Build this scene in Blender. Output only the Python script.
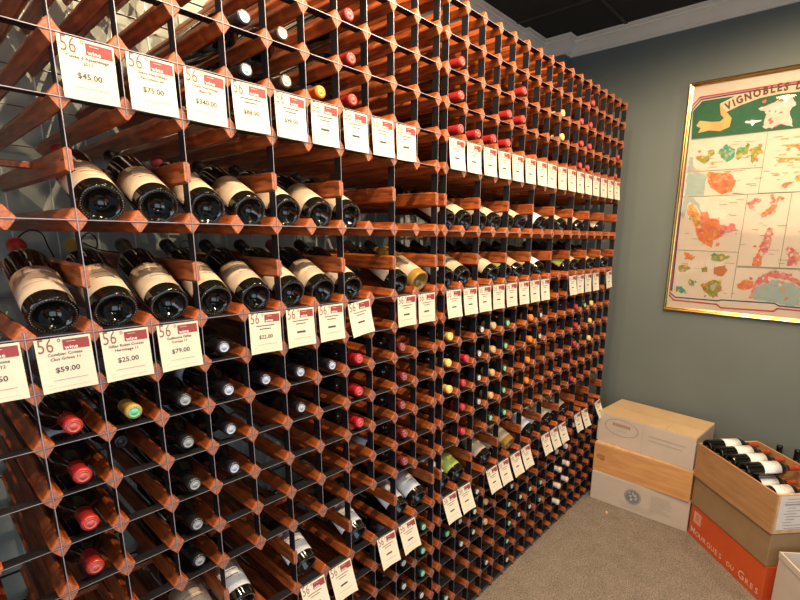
import bpy, bmesh, math, random
from mathutils import Vector, Matrix
random.seed(7)
R = math.radians
scene = bpy.context.scene
for o in list(bpy.data.objects): bpy.data.objects.remove(o)
col = scene.collection

# ------------------------------------------------------------------ constants
A = 0.1            # column pitch of the rack
B = 0.103346       # row pitch of the rack
G = 0.04512        # x of the first column of the right rack
DEPTH = 0.70       # depth of the racks
FLOOR = -1.68
CEIL = 1.264
WX = 1.975         # far wall
WY = 0.735         # wall behind the racks
BX, BY = -3.6, -3.6  # the other two walls of the room

# ------------------------------------------------------------------ camera
cam = bpy.data.cameras.new('camera'); camo = bpy.data.objects.new('camera', cam); col.objects.link(camo)
yaw, pit, rol = 0.70805784, -0.2130658, 0.0152167
cy, sy, cp, sp = math.cos(yaw), math.sin(yaw), math.cos(pit), math.sin(pit)
fw = Vector((cy*cp, sy*cp, sp)); rt = Vector((sy, -cy, 0)); up = rt.cross(fw)
c_, s_ = math.cos(rol), math.sin(rol)
rr, uu = c_*rt + s_*up, -s_*rt + c_*up
m = Matrix.Identity(4)
for i in range(3):
    m[i][0] = rr[i]; m[i][1] = uu[i]; m[i][2] = -fw[i]
m[0][3], m[1][3], m[2][3] = -1.234002, -1.065822, -0.019824
camo.matrix_world = m
cam.sensor_width = 36; cam.lens = 465.94/800*36
cam.shift_x = -37.137/800; cam.shift_y = 37.326/800
cam.clip_start = 0.02
scene.camera = camo

# ------------------------------------------------------------------ world, lights, exposure
w = bpy.data.worlds.new('world'); scene.world = w; w.use_nodes = True
w.node_tree.nodes['Background'].inputs[0].default_value = (0.62, 0.72, 0.85, 1)
w.node_tree.nodes['Background'].inputs[1].default_value = 0.25
scene.view_settings.view_transform = 'Standard'; scene.view_settings.look = 'None'
scene.view_settings.exposure = 0.0; scene.view_settings.gamma = 1.0
scene.view_settings.use_curve_mapping = False

def area(name, loc, target, sx, sy_, power, color):
    l = bpy.data.lights.new(name, 'AREA'); l.shape = 'RECTANGLE'; l.size = sx; l.size_y = sy_
    l.energy = power; l.color = color
    o = bpy.data.objects.new(name, l); col.objects.link(o); o.location = loc
    o.rotation_euler = (Vector(target) - Vector(loc)).to_track_quat('-Z', 'Y').to_euler()
    return o
# daylight through the shop windows behind the camera
area('window_daylight', (-1.6, BY+0.06, -0.25), (-1.6, 0, -0.35), 3.0, 2.2, 46, (0.62, 0.80, 1.0))
area('side_window_daylight', (BX+0.06, -1.6, -0.25), (0, -1.2, -0.6), 2.2, 1.8, 40, (0.75, 0.86, 1.0))
# ceiling downlights: two of them are mirrored in the map's glass
LAMPS = [(-0.32, -0.46, 70), (-1.20, -0.10, 75), (0.60, -0.82, 105), (1.25, -1.55, 42), (-1.0, -1.75, 15), (0.1, -2.1, 30), (-2.0, -0.62, 50), (-0.52, -0.95, 130)]

# ------------------------------------------------------------------ materials
def mat(name, color, rough=0.5, metal=0.0, noise=0.0, scale=20.0, spec=0.5, coat=0.0, stretch=None, dark=None, bump=0.0, detail=3.0, island=0.0):
    M = bpy.data.materials.new(name); M.use_nodes = True
    n = M.node_tree.nodes; L = M.node_tree.links
    b = n['Principled BSDF']
    b.inputs['Base Color'].default_value = (*color, 1); b.inputs['Roughness'].default_value = rough
    b.inputs['Metallic'].default_value = metal; b.inputs['Specular IOR Level'].default_value = spec
    b.inputs['Coat Weight'].default_value = coat
    if noise > 0 or dark or island > 0:
        tc = n.new('ShaderNodeTexCoord'); mp = n.new('ShaderNodeMapping'); nz = n.new('ShaderNodeTexNoise')
        mp.inputs['Scale'].default_value = stretch or (1, 1, 1)
        nz.inputs['Scale'].default_value = scale; nz.inputs['Detail'].default_value = detail
        L.new(tc.outputs['Object'], mp.inputs[0]); L.new(mp.outputs[0], nz.inputs['Vector'])
        mx = n.new('ShaderNodeMix'); mx.data_type = 'RGBA'
        d = dark or tuple(max(0, c*(1-noise)) for c in color)
        l = tuple(min(1, c*(1+noise)) for c in color) if not dark else color
        mx.inputs['A'].default_value = (*d, 1); mx.inputs['B'].default_value = (*l, 1)
        rp = n.new('ShaderNodeMapRange'); rp.inputs['From Min'].default_value = 0.33; rp.inputs['From Max'].default_value = 0.67
        L.new(nz.outputs['Fac'], rp.inputs['Value']); L.new(rp.outputs['Result'], mx.inputs['Factor'])
        outc = mx.outputs['Result']
        if island > 0:
            g = n.new('ShaderNodeNewGeometry'); hs = n.new('ShaderNodeHueSaturation')
            mr = n.new('ShaderNodeMapRange'); mr.inputs['To Min'].default_value = 1-island; mr.inputs['To Max'].default_value = 1+island
            L.new(g.outputs['Random Per Island'], mr.inputs['Value']); L.new(mr.outputs['Result'], hs.inputs['Value'])
            L.new(outc, hs.inputs['Color']); outc = hs.outputs['Color']
        L.new(outc, b.inputs['Base Color'])
        if bump > 0:
            bp = n.new('ShaderNodeBump'); bp.inputs['Strength'].default_value = bump; bp.inputs['Distance'].default_value = 0.002
            L.new(nz.outputs['Fac'], bp.inputs['Height']); L.new(bp.outputs[0], b.inputs['Normal'])
    return M

def srgb(r, g, b):
    f = lambda v: (v/255/12.92) if v/255 <= 0.04045 else ((v/255+0.055)/1.055)**2.4
    return (f(r), f(g), f(b))

M_wood = mat('stained_redwood', (0.43, 0.102, 0.020), 0.38, noise=0.0, dark=(0.15, 0.032, 0.010), scale=9, stretch=(14, 1.2, 14), spec=0.4, island=0.12)
M_endgrain = mat('redwood_end_grain', (0.46, 0.17, 0.095), 0.65, dark=(0.28, 0.085, 0.045), scale=160)
M_strap = mat('black_steel', (0.008, 0.008, 0.011), 0.55, spec=0.25, noise=0.3, scale=30)
M_edge = mat('bare_steel_edge', (0.36, 0.34, 0.41), 0.40, metal=0.4, noise=0.2, scale=40)
M_wall = mat('grey_green_wall_paint', (0.128, 0.148, 0.140), 0.6, noise=0.03, scale=3, bump=0.02, spec=0.3)
M_edge2 = mat('bright_steel_edge', (0.78, 0.80, 0.80), 0.45, metal=0.2, noise=0.1, scale=40)
M_wall2 = mat('light_grey_blue_wall_paint', (0.38, 0.42, 0.37), 0.6, noise=0.04, scale=3, bump=0.02, spec=0.3)
M_ceil = mat('black_ceiling_tile', (0.012, 0.011, 0.010), 0.9, noise=0.3, scale=120, bump=0.2)
M_grid = mat('ceiling_grid_bar', (0.035, 0.032, 0.030), 0.6, noise=0.1)
M_trim = mat('white_trim_paint', (0.72, 0.68, 0.60), 0.45, noise=0.03, scale=5)
M_glass = mat('dark_bottle_glass', (0.006, 0.006, 0.005), 0.08, spec=0.6, coat=0.3)
M_glass2 = mat('green_black_glass', (0.008, 0.013, 0.007), 0.08, spec=0.6, coat=0.3)
M_amber = mat('amber_bottle_glass', (0.30, 0.17, 0.03), 0.10, spec=0.6, coat=0.3)
M_rim = mat('knurled_glass_rim', (0.10, 0.11, 0.13), 0.15, spec=0.9, coat=0.5)
M_label = mat('cream_paper_label', (0.66, 0.51, 0.35), 0.6, noise=0.05, scale=15)
M_labelw = mat('white_paper_label', (0.82, 0.82, 0.84), 0.6, noise=0.04, scale=15)
M_labelt = mat('tan_paper_label', (0.55, 0.42, 0.27), 0.6, noise=0.06, scale=15)
M_labely = mat('yellow_green_paper_label', (0.55, 0.62, 0.12), 0.6, noise=0.06, scale=15)
M_labelprint = mat('faded_label_print', (0.36, 0.25, 0.20), 0.7, noise=0.1)
M_labelblue = mat('blue_label_emblem', (0.05, 0.05, 0.14), 0.6, noise=0.1)
M_card = mat('cream_price_card', (0.70, 0.655, 0.545), 0.6, noise=0.02, scale=8)
M_cardred = mat('dull_red_print', (0.27, 0.045, 0.05), 0.6, noise=0.05)
M_ink = mat('grey_ink', (0.075, 0.055, 0.055), 0.7, noise=0.1)
M_inkred = mat('red_grey_ink', (0.22, 0.085, 0.08), 0.7, noise=0.1)
M_inklight = mat('pale_ink', (0.36, 0.30, 0.27), 0.7, noise=0.1)
M_white = mat('white_print', (0.85, 0.82, 0.80), 0.6, noise=0.02)
M_foot = mat('black_rubber', (0.01, 0.01, 0.01), 0.8, noise=0.2)

def carpet():
    M = bpy.data.materials.new('speckled_carpet'); M.use_nodes = True
    n = M.node_tree.nodes; L = M.node_tree.links; b = n['Principled BSDF']
    tc = n.new('ShaderNodeTexCoord'); nz = n.new('ShaderNodeTexNoise'); nz.inputs['Scale'].default_value = 190; nz.inputs['Detail'].default_value = 4
    n2 = n.new('ShaderNodeTexNoise'); n2.inputs['Scale'].default_value = 14
    L.new(tc.outputs['Object'], nz.inputs['Vector']); L.new(tc.outputs['Object'], n2.inputs['Vector'])
    cr = n.new('ShaderNodeValToRGB'); e = cr.color_ramp.elements
    e[0].position = 0.36; e[0].color = (0.165, 0.133, 0.108, 1); e[1].position = 0.64; e[1].color = (0.37, 0.315, 0.27, 1)
    L.new(nz.outputs['Fac'], cr.inputs[0])
    mx = n.new('ShaderNodeMix'); mx.data_type = 'RGBA'; mx.blend_type = 'MULTIPLY'; mx.inputs['Factor'].default_value = 0.35
    L.new(cr.outputs[0], mx.inputs['A']); L.new(n2.outputs['Fac'], mx.inputs['B']); L.new(mx.outputs['Result'], b.inputs['Base Color'])
    b.inputs['Roughness'].default_value = 0.95; b.inputs['Specular IOR Level'].default_value = 0.1
    bp = n.new('ShaderNodeBump'); bp.inputs['Strength'].default_value = 0.5; bp.inputs['Distance'].default_value = 0.004
    L.new(nz.outputs['Fac'], bp.inputs['Height']); L.new(bp.outputs[0], b.inputs['Normal'])
    return M
M_carpet = carpet()

def emis(name, color, s):
    M = bpy.data.materials.new(name); M.use_nodes = True; b = M.node_tree.nodes['Principled BSDF']
    b.inputs['Emission Color'].default_value = (*color, 1); b.inputs['Emission Strength'].default_value = s
    return M
M_bulb = emis('lit_lamp', (1.0, 0.80, 0.50), 22)

# ------------------------------------------------------------------ helpers
def obj(name, bm, mats, parent=None, smooth=False, kind=None, loc=None):
    me = bpy.data.meshes.new(name)
    bm.normal_update(); bm.to_mesh(me); bm.free()
    for q in (mats if isinstance(mats, (list, tuple)) else [mats]): me.materials.append(q)
    if smooth:
        for p in me.polygons: p.use_smooth = True
    o = bpy.data.objects.new(name, me); col.objects.link(o)
    if parent: o.parent = parent
    if kind: o['kind'] = kind
    if loc: o.location = loc
    return o

def thing(name, label, cat, loc=(0, 0, 0), rot=(0, 0, 0), group=None):
    o = bpy.data.objects.new(name, None); col.objects.link(o); o.empty_display_size = 0.02
    o.location = loc; o.rotation_euler = rot
    o['label'] = label; o['category'] = cat
    if group: o['group'] = group
    return o

def tag(o, label, cat, group=None):
    o['label'] = label; o['category'] = cat
    if group: o['group'] = group
    return o

def box(bm, x0, x1, y0, y1, z0, z1, mi=0, M=None):
    vs = [bm.verts.new((x, y, z)) for x in (x0, x1) for y in (y0, y1) for z in (z0, z1)]
    if M is not None:
        for v in vs: v.co = M @ v.co
    fs = []
    for q in ((0, 1, 3, 2), (4, 6, 7, 5), (0, 4, 5, 1), (2, 3, 7, 6), (0, 2, 6, 4), (1, 5, 7, 3)):
        f = bm.faces.new([vs[i] for i in q]); f.material_index = mi; fs.append(f)
    return vs, fs

def bevelbox(bm, x0, x1, y0, y1, z0, z1, r=0.003, mi=0, M=None):
    t = bmesh.new(); box(t, x0, x1, y0, y1, z0, z1, mi)
    bmesh.ops.bevel(t, geom=t.edges[:], offset=r, segments=2, affect='EDGES', profile=0.5)
    merge(bm, t, M, mi)

def merge(bm, t, M=None, mi=None):
    mp = {}
    for v in t.verts:
        mp[v] = bm.verts.new(M @ v.co if M is not None else v.co)
    for f in t.faces:
        try:
            g = bm.faces.new([mp[v] for v in f.verts]); g.material_index = f.material_index if mi is None else mi; g.smooth = f.smooth
        except ValueError: pass
    t.free()

def lathe(bm, prof, seg=24, mi=0, smooth=True, cap0=True, cap1=True):
    """prof: (radius, z) pairs, turned about z"""
    rings = []
    for r, z in prof:
        if r < 1e-6: rings.append([bm.verts.new((0, 0, z))])
        else: rings.append([bm.verts.new((r*math.cos(2*math.pi*k/seg), r*math.sin(2*math.pi*k/seg), z)) for k in range(seg)])
    for a, b in zip(rings, rings[1:]):
        for k in range(seg):
            k2 = (k+1) % seg
            if len(a) == 1 and len(b) == 1: continue
            if len(a) == 1: f = bm.faces.new((a[0], b[k2], b[k]))
            elif len(b) == 1: f = bm.faces.new((a[k], a[k2], b[0]))
            else: f = bm.faces.new((a[k], a[k2], b[k2], b[k]))
            f.material_index = mi; f.smooth = smooth
    if cap0 and len(rings[0]) > 1: bm.faces.new(list(reversed(rings[0]))).material_index = mi
    if cap1 and len(rings[-1]) > 1: bm.faces.new(rings[-1]).material_index = mi

def tube(bm, pts, r, seg=8, mi=0):
    pts = [Vector(p) for p in pts]; rings = []
    for i, p in enumerate(pts):
        d = (pts[min(i+1, len(pts)-1)] - pts[max(i-1, 0)]).normalized()
        a = d.orthogonal().normalized() if i == 0 else (prev - d*prev.dot(d)).normalized()
        prev = a; b = d.cross(a)
        rings.append([bm.verts.new(p + r*(math.cos(2*math.pi*k/seg)*a + math.sin(2*math.pi*k/seg)*b)) for k in range(seg)])
    for u, v in zip(rings, rings[1:]):
        for k in range(seg):
            f = bm.faces.new((u[k], u[(k+1) % seg], v[(k+1) % seg], v[k])); f.smooth = True; f.material_index = mi
    bm.faces.new(list(reversed(rings[0]))); bm.faces.new(rings[-1])

_tc = {}
def text_bm(s, size, align='CENTER', bold=0.0):
    """flat text in the xy plane as a bmesh (x right, y up)"""
    key = (s, size, align, bold)
    if key not in _tc:
        cu = bpy.data.curves.new('t', 'FONT'); cu.body = s; cu.size = size; cu.align_x = align
        cu.align_y = 'CENTER'; cu.resolution_u = 2; cu.offset = bold
        o = bpy.data.objects.new('t', cu); col.objects.link(o)
        dg = bpy.context.evaluated_depsgraph_get(); me = bpy.data.meshes.new_from_object(o.evaluated_get(dg))
        bpy.data.objects.remove(o); bpy.data.curves.remove(cu)
        _tc[key] = me
    bm = bmesh.new(); bm.from_mesh(_tc[key]); return bm

def add_text(bm, s, size, x, y, align='CENTER', bold=0.0, mi=0, sx=1.0):
    merge(bm, text_bm(s, size, align, bold), Matrix.Translation((x, y, 0)) @ Matrix.Diagonal((sx, 1, 1, 1)), mi)

def rect(bm, x0, x1, y0, y1, z=0.0, mi=0, n=1):
    for i in range(n):
        a = x0+(x1-x0)*i/n; b = x0+(x1-x0)*(i+1)/n
        f = bm.faces.new([bm.verts.new(p) for p in ((a, y0, z), (b, y0, z), (b, y1, z), (a, y1, z))]); f.material_index = mi

ORD = ['first', 'second', 'third', 'fourth', 'fifth', 'sixth', 'seventh', 'eighth', 'ninth', 'tenth', 'eleventh', 'twelfth', 'thirteenth', 'fourteenth', 'fifteenth', 'sixteenth']
NUM = ['zero', 'one', 'two', 'three', 'four', 'five', 'six', 'seven']

# ================================================================== THE ROOM
def struct(name, bm, m, smooth=False):
    o = obj(name, bm, m, smooth=smooth); o['kind'] = 'structure'; return o
bm = bmesh.new(); box(bm, BX-0.1, WX+0.1, BY-0.1, WY+0.1, FLOOR-0.06, FLOOR); struct('floor', bm, M_carpet)
bm = bmesh.new(); box(bm, BX-0.1, WX+0.1, BY-0.1, WY+0.1, CEIL, CEIL+0.06); struct('ceiling', bm, M_ceil)
bm = bmesh.new(); box(bm, WX, WX+0.1, BY-0.1, WY+0.1, FLOOR, CEIL); struct('wall_far', bm, M_wall)
bm = bmesh.new(); box(bm, BX-0.1, WX, WY, WY+0.1, FLOOR, CEIL); struct('wall_rack_side', bm, M_wall2)
bm = bmesh.new(); box(bm, BX-0.1, WX, BY-0.1, BY, FLOOR, CEIL); struct('wall_behind', bm, M_wall)
bm = bmesh.new(); box(bm, BX-0.1, BX, BY, WY, FLOOR, CEIL); struct('wall_left_end', bm, M_wall)
# boxed-out corner column beyond the rack
bm = bmesh.new(); box(bm, 1.885, WX, 0.535, WY, FLOOR, CEIL); struct('trim_corner_column', bm, M_wall)

CROWN = [(0.0, -0.094), (0.010, -0.094), (0.012, -0.084), (0.020, -0.076), (0.034, -0.050), (0.052, -0.030), (0.058, -0.028), (0.060, -0.016), (0.072, -0.013), (0.074, 0.0), (0.0, 0.0)]
def crown(name, path):
    """path: list of (point on the wall line, outward normal scaled for the mitre)"""
    bm = bmesh.new(); rows = []
    for (x, y), (nx, ny) in path:
        rows.append([bm.verts.new((x+nx*d, y+ny*d, CEIL+h)) for d, h in CROWN])
    for a, b in zip(rows, rows[1:]):
        for k in range(len(CROWN)):
            k2 = (k+1) % len(CROWN); bm.faces.new((a[k], a[k2], b[k2], b[k]))
    bm.faces.new(rows[0]); bm.faces.new(list(reversed(rows[-1])))
    bmesh.ops.recalc_face_normals(bm, faces=bm.faces[:])
    return struct(name, bm, M_trim)
crown('trim_crown_rack_wall', [((BX, WY), (0, -1)), ((1.66, WY), (-1, -1)), ((1.66, WY-0.03), (-1, -1)), ((1.885, WY-0.03), (-1, -1)), ((1.885, 0.535), (-1, -1)), ((WX, 0.535), (-1, -1))])
crown('trim_crown_far_wall', [((WX, 0.535), (-1, -1)), ((WX, BY), (-1, 0))])
bm = bmesh.new(); box(bm, WX-0.014, WX, BY, 0.535, FLOOR, FLOOR+0.09); struct('baseboard_far', bm, M_trim)
# ceiling grid
for i, x in enumerate((-2.93, -2.19, -1.46, -0.72, 0.02, 0.755, 1.49)):
    bm = bmesh.new(); box(bm, x-0.010, x+0.010, BY, WY-0.07, CEIL-0.005, CEIL); struct('trim_%d' % (i+1), bm, M_grid)
for i, y in enumerate((-3.0, -2.22, -1.43, -0.64, 0.145)):
    bm = bmesh.new(); box(bm, BX, WX-0.07, y-0.010, y+0.010, CEIL-0.006, CEIL); struct('trim_%d' % (i+8), bm, M_grid)

# ceiling downlights
M_lamptrim = mat('lamp_trim_metal', (0.25, 0.22, 0.18), 0.35, metal=0.5, noise=0.05)
for i, (x, y, pw) in enumerate(LAMPS):
    where = ['nearest the wine rack and the camera', 'above the left end of the wine rack', 'in front of the right wine rack', 'above the stacked boxes', 'behind the camera', 'in the middle of the shop', 'to the left of the camera', 'ahead of the camera'][i]
    t = thing('ceiling_downlight', 'round recessed ceiling lamp with a warm bulb %s' % where, 'lamp', (x, y, CEIL-0.007), group='ceiling downlights')
    bm = bmesh.new(); lathe(bm, [(0.098, 0.0), (0.098, -0.006), (0.084, -0.010), (0.076, -0.004), (0.076, 0.0)], 32, cap0=False, cap1=False); obj('trim_ring', bm, M_lamptrim, t)
    bm = bmesh.new(); lathe(bm, [(0.0, -0.001), (0.075, -0.001), (0.075, -0.004), (0.0, -0.008)], 32, cap0=False, cap1=False); obj('bulb', bm, M_bulb, t, smooth=True)
    l = bpy.data.lights.new('downlight_beam', 'SPOT'); l.energy = pw; l.color = (1.0, 0.74, 0.46); l.shadow_soft_size = 0.007
    l.spot_size = R(176); l.spot_blend = 0.35
    lo = bpy.data.objects.new('downlight_beam', l); col.objects.link(lo); lo.parent = t; lo.location = (0, 0, -0.03)

# ================================================================== THE WINE RACKS
TIER_MID = (1, -1, -9)                    # rows of the display tiers with cut-down bars
ROWS = list(range(-16, 8))
HW = 0.0168; HD = 0.0217                               # half diagonal of a bar
Y0 = 0.0

def bar_bm(trim):
    bm = bmesh.new()
    if trim: sec = [(-0.0068, -0.018), (0, -0.0235), (0.0068, -0.018), (0.0068, 0.018), (0, 0.0235), (-0.0068, 0.018)]
    else:
        e = 0.0022
        sec = [(-HW, -e), (-e, -HD), (e, -HD), (HW, -e), (HW, e), (e, HD), (-e, HD), (-HW, e)]
    n = len(sec); ch = 0.003
    rings = []
    for y, s in ((0, 0.90), (ch, 1.0), (DEPTH-ch, 1.0), (DEPTH, 0.90)):
        rings.append([bm.verts.new((x*s, y, z*s)) for x, z in sec])
    for a, b in zip(rings, rings[1:]):
        for k in range(n):
            bm.faces.new((a[k], a[(k+1) % n], b[(k+1) % n], b[k]))
    f = bm.faces.new(list(reversed(rings[0]))); f.material_index = 1
    f = bm.faces.new(rings[-1]); f.material_index = 1
    bmesh.ops.recalc_face_normals(bm, faces=bm.faces[:])
    return bm

def me_of(bm, mats):
    me = bpy.data.meshes.new('shared'); bm.to_mesh(me); bm.free()
    for q in mats: me.materials.append(q)
    return me

ME_BAR = me_of(bar_bm(False), [M_wood, M_endgrain]); ME_BAR.name = 'wooden_bar'
ME_TRIM = me_of(bar_bm(True), [M_wood, M_endgrain]); ME_TRIM.name = 'slim_wooden_bar'
bm = bmesh.new()
for s in (-1, 1): box(bm, s*0.0069-0.0002, s*0.0069+0.0002, 0.002, 0.020, -0.0008, 0.0008)
box(bm, -0.0069, 0.0069, 0.0015, 0.0022, -0.0008, 0.0008)
ME_CUT = me_of(bm, [M_foot]); ME_CUT.name = 'saw_cut'
CAMP = Vector((-1.234, -1.066, -0.02))

def strapbox(bm, x0, x1, y0, y1, z0, z1, frontedge=True):
    vs, fs = box(bm, x0, x1, y0, y1, z0, z1)
    fs[4 if False else 2].material_index = 1      # the edge towards the room shows bare steel
def link(name, me, parent, loc):
    o = bpy.data.objects.new(name, me); col.objects.link(o); o.parent = parent; o.location = loc; return o

def build_rack(label, x0, cols):
    t = thing('wine_rack', label, 'wine rack', (x0 + cols[0]*A, 0, FLOOR))
    ox = cols[0]*A; off = Vector((-ox, 0, -FLOOR))
    nodes = []
    for c in cols:
        odd = c % 2 != 0
        for r in ROWS:
            if r in TIER_MID:
                if odd: continue
                me = ME_TRIM
            else: me = ME_BAR
            p = Vector((c*A, 0, r*B))
            wp = p + Vector((x0, 0, 0))
            d = wp - CAMP; z = d.dot(fw); px = 437 + 466*d.dot(rr)/z; py = 337 - 466*d.dot(uu)/z
            inview = z > 0.1 and -60 < px < 860 and -40 < py < 640
            nodes.append((0 if inview else 1, d.length, p + off, me))
    nodes.sort(key=lambda q: (q[0], q[1]))
    for k, (v, dd, p, me) in enumerate(nodes[:100]):
        link('wooden_bar', me, t, p)
    bm = bmesh.new()
    for v, dd, p, me in nodes[100:]:
        b2 = bmesh.new(); b2.from_mesh(me); merge(bm, b2, Matrix.Translation(p))
    obj('wooden_bars', bm, [M_wood, M_endgrain], t, kind='stuff')
    W = 0.028; T = 0.0007
    segs_odd = [(7, 2), (0, 0), (-2, -8), (-10, -16)]
    e = 0.012
    for depth, nm in ((0.0, 'front'), (DEPTH-0.012, 'back')):
        ya = depth-0.0012 if depth == 0 else depth; yb = ya + (W if nm == 'front' else 0.012)
        for c in cols:
            segs = [(7, -16)] if (c % 2 == 0 or nm == 'back') else segs_odd
            for hi, lo in segs:
                if hi == lo: continue
                zl = FLOOR if lo == -16 else lo*B-e
                bm = bmesh.new(); strapbox(bm, c*A-T, c*A+T, ya, yb, zl, hi*B+e)
                for v in bm.verts: v.co += off
                obj('upright_strap', bm, [M_strap, M_edge] if nm == 'front' else [M_edge2, M_edge2], t)
        for r in ROWS:
            if r in TIER_MID: continue
            bm = bmesh.new(); strapbox(bm, cols[0]*A-e, cols[-1]*A+e, ya-0.0004, yb, r*B-T, r*B+T)
            for v in bm.verts: v.co += off
            obj('cross_strap', bm, [M_strap, M_edge], t)
    for r in TIER_MID:
        bm = bmesh.new(); bevelbox(bm, cols[0]*A-0.02, cols[-1]*A+0.02, 0.272, 0.290, r*B+0.0055, r*B+0.0190, 0.002)
        for v in bm.verts: v.co += off
        obj('neck_rail', bm, [M_wood], t)
        for c in cols:                                           # saw cuts left open in the slim bars
            if c % 2 == 0: link('saw_cut', ME_CUT, t, Vector((c*A, 0, r*B)) + off)
    return t

rack_left = build_rack('tall redwood and black steel wine rack on the left, nearest the camera', 0.0, list(range(-14, 1)))
rack_right = build_rack('tall redwood and black steel wine rack on the right, ending by the boxes', G, list(range(0, 17)))

def cx(rack, c): return (c+0.5)*A + (G if rack == 'B' else 0.0)

# ================================================================== BOTTLES
BR = 0.0372
def bottle_profile():
    p = [(0.0, 0.030), (0.010, 0.028), (0.019, 0.019), (0.025, 0.008), (0.0290, 0.0012), (0.0318, 0.0), (0.0355, 0.0018), (BR, 0.006), (BR, 0.185),
         (0.0365, 0.196), (0.033, 0.207), (0.026, 0.217), (0.019, 0.226), (0.0152, 0.238), (0.0140, 0.250), (0.0138, 0.296), (0.0, 0.297)]
    return p
def glass_bm(seg=28):
    bm = bmesh.new(); lathe(bm, bottle_profile(), seg, cap0=False, cap1=False)
    return bm
def capsule_bm():
    bm = bmesh.new()
    lathe(bm, [(0.0146, 0.240), (0.0150, 0.243), (0.0147, 0.270), (0.0146, 0.284), (0.0158, 0.286), (0.0158, 0.295), (0.0145, 0.2985), (0.0125, 0.2990), (0.0, 0.2988)], 22, cap0=False, cap1=False)
    return bm
def captop_bm():
    bm = bmesh.new()
    lathe(bm, [(0.0112, 0.2992), (0.0112, 0.2998), (0.0098, 0.2998), (0.0096, 0.2994), (0.0060, 0.2994), (0.0056, 0.2999), (0.0, 0.3001)], 20, cap0=False, cap1=False)
    return bm
def label_bm(z0, z1, half_deg, r=BR+0.0004, seg=20, centre=-90, th=0.0003):
    bm = bmesh.new(); a0 = R(centre-half_deg); a1 = R(centre+half_deg); g = []
    for rr_ in (r, r+th):
        g.append([[bm.verts.new((rr_*math.cos(a0+(a1-a0)*k/seg), rr_*math.sin(a0+(a1-a0)*k/seg), z)) for k in range(seg+1)] for z in (z0, z1)])
    for k in range(seg):
        f = bm.faces.new((g[1][0][k], g[1][0][k+1], g[1][1][k+1], g[1][1][k])); f.smooth = True
        f = bm.faces.new((g[0][0][k+1], g[0][0][k], g[0][1][k], g[0][1][k+1])); f.smooth = True
        bm.faces.new((g[0][0][k], g[0][0][k+1], g[1][0][k+1], g[1][0][k])); bm.faces.new((g[0][1][k+1], g[0][1][k], g[1][1][k], g[1][1][k+1]))
    bm.faces.new((g[0][0][0], g[1][0][0], g[1][1][0], g[0][1][0])); bm.faces.new((g[1][0][seg], g[0][0][seg], g[0][1][seg], g[1][1][seg]))
    return bm
def rim_bm():
    bm = bmesh.new(); n = 44
    for k in range(n):
        a = 2*math.pi*k/n
        M = Matrix.Rotation(a, 4, 'Z') @ Matrix.Translation((0.0325, 0, 0.0002)) @ Matrix.Rotation(R(45), 4, 'Y')
        t = bmesh.new(); bmesh.ops.create_icosphere(t, subdivisions=1, radius=1.0)
        for v in t.verts: v.co = M @ Vector((v.co.x*0.0019, v.co.y*0.0011, v.co.z*0.0011))
        for f in t.faces: f.smooth = True
        merge(bm, t)
    return bm
def mesh(name, bm, mats):
    me = me_of(bm, mats); me.name = name; return me
ME_GLASS = {'dark': mesh('glass_body', glass_bm(), [M_glass]), 'green': mesh('glass_body', glass_bm(), [M_glass2]), 'amber': mesh('glass_body', glass_bm(), [M_amber])}
ME_RIM = mesh('knurled_rim', rim_bm(), [M_rim])
CAPCOL = dict(red=(158, 36, 36), crimson=(170, 30, 46), pinkdark=(118, 42, 46), gold=(176, 140, 66), greyend=(30, 32, 36), bluewhite=(34, 34, 44),
              tanend=(74, 58, 48), orange=(232, 120, 34), yellow=(232, 196, 110), teal=(24, 48, 44), silver=(26, 28, 30), green=(18, 60, 48),
              tan=(205, 165, 115), white=(205, 200, 190), black=(14, 13, 15), copper=(150, 64, 26))
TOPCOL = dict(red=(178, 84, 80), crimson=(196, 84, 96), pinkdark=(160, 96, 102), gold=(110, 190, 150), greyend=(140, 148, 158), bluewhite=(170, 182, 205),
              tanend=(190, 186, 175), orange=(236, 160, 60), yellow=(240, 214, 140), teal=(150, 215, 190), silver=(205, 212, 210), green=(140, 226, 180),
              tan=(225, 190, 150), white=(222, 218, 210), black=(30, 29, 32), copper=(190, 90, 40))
WORD = dict(red='red', crimson='crimson', pinkdark='dull pink', gold='gold and green', greyend='dark grey', bluewhite='black and silver', tanend='tan',
            orange='orange', yellow='pale yellow', teal='pale teal', silver='silver', green='mint green', tan='tan', white='white', black='black', copper='copper')
ME_CAP = {}; ME_TOP = {}
for k_, c in CAPCOL.items():
    ME_CAP[k_] = mesh('foil_capsule', capsule_bm(), [mat(WORD[k_].replace(' ', '_')+'_foil', srgb(*c), 0.34, noise=0.08, scale=60, spec=0.6)])
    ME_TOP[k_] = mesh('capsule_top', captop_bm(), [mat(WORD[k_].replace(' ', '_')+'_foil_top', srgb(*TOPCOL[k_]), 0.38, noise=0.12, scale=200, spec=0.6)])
ME_LABEL = {}
for nm, mt in (('cream', M_label), ('white', M_labelw), ('tan', M_labelt), ('yellow-green', M_labely)):
    ME_LABEL[nm] = mesh('paper_label', label_bm(0.030, 0.122, 95), [mt])
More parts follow.
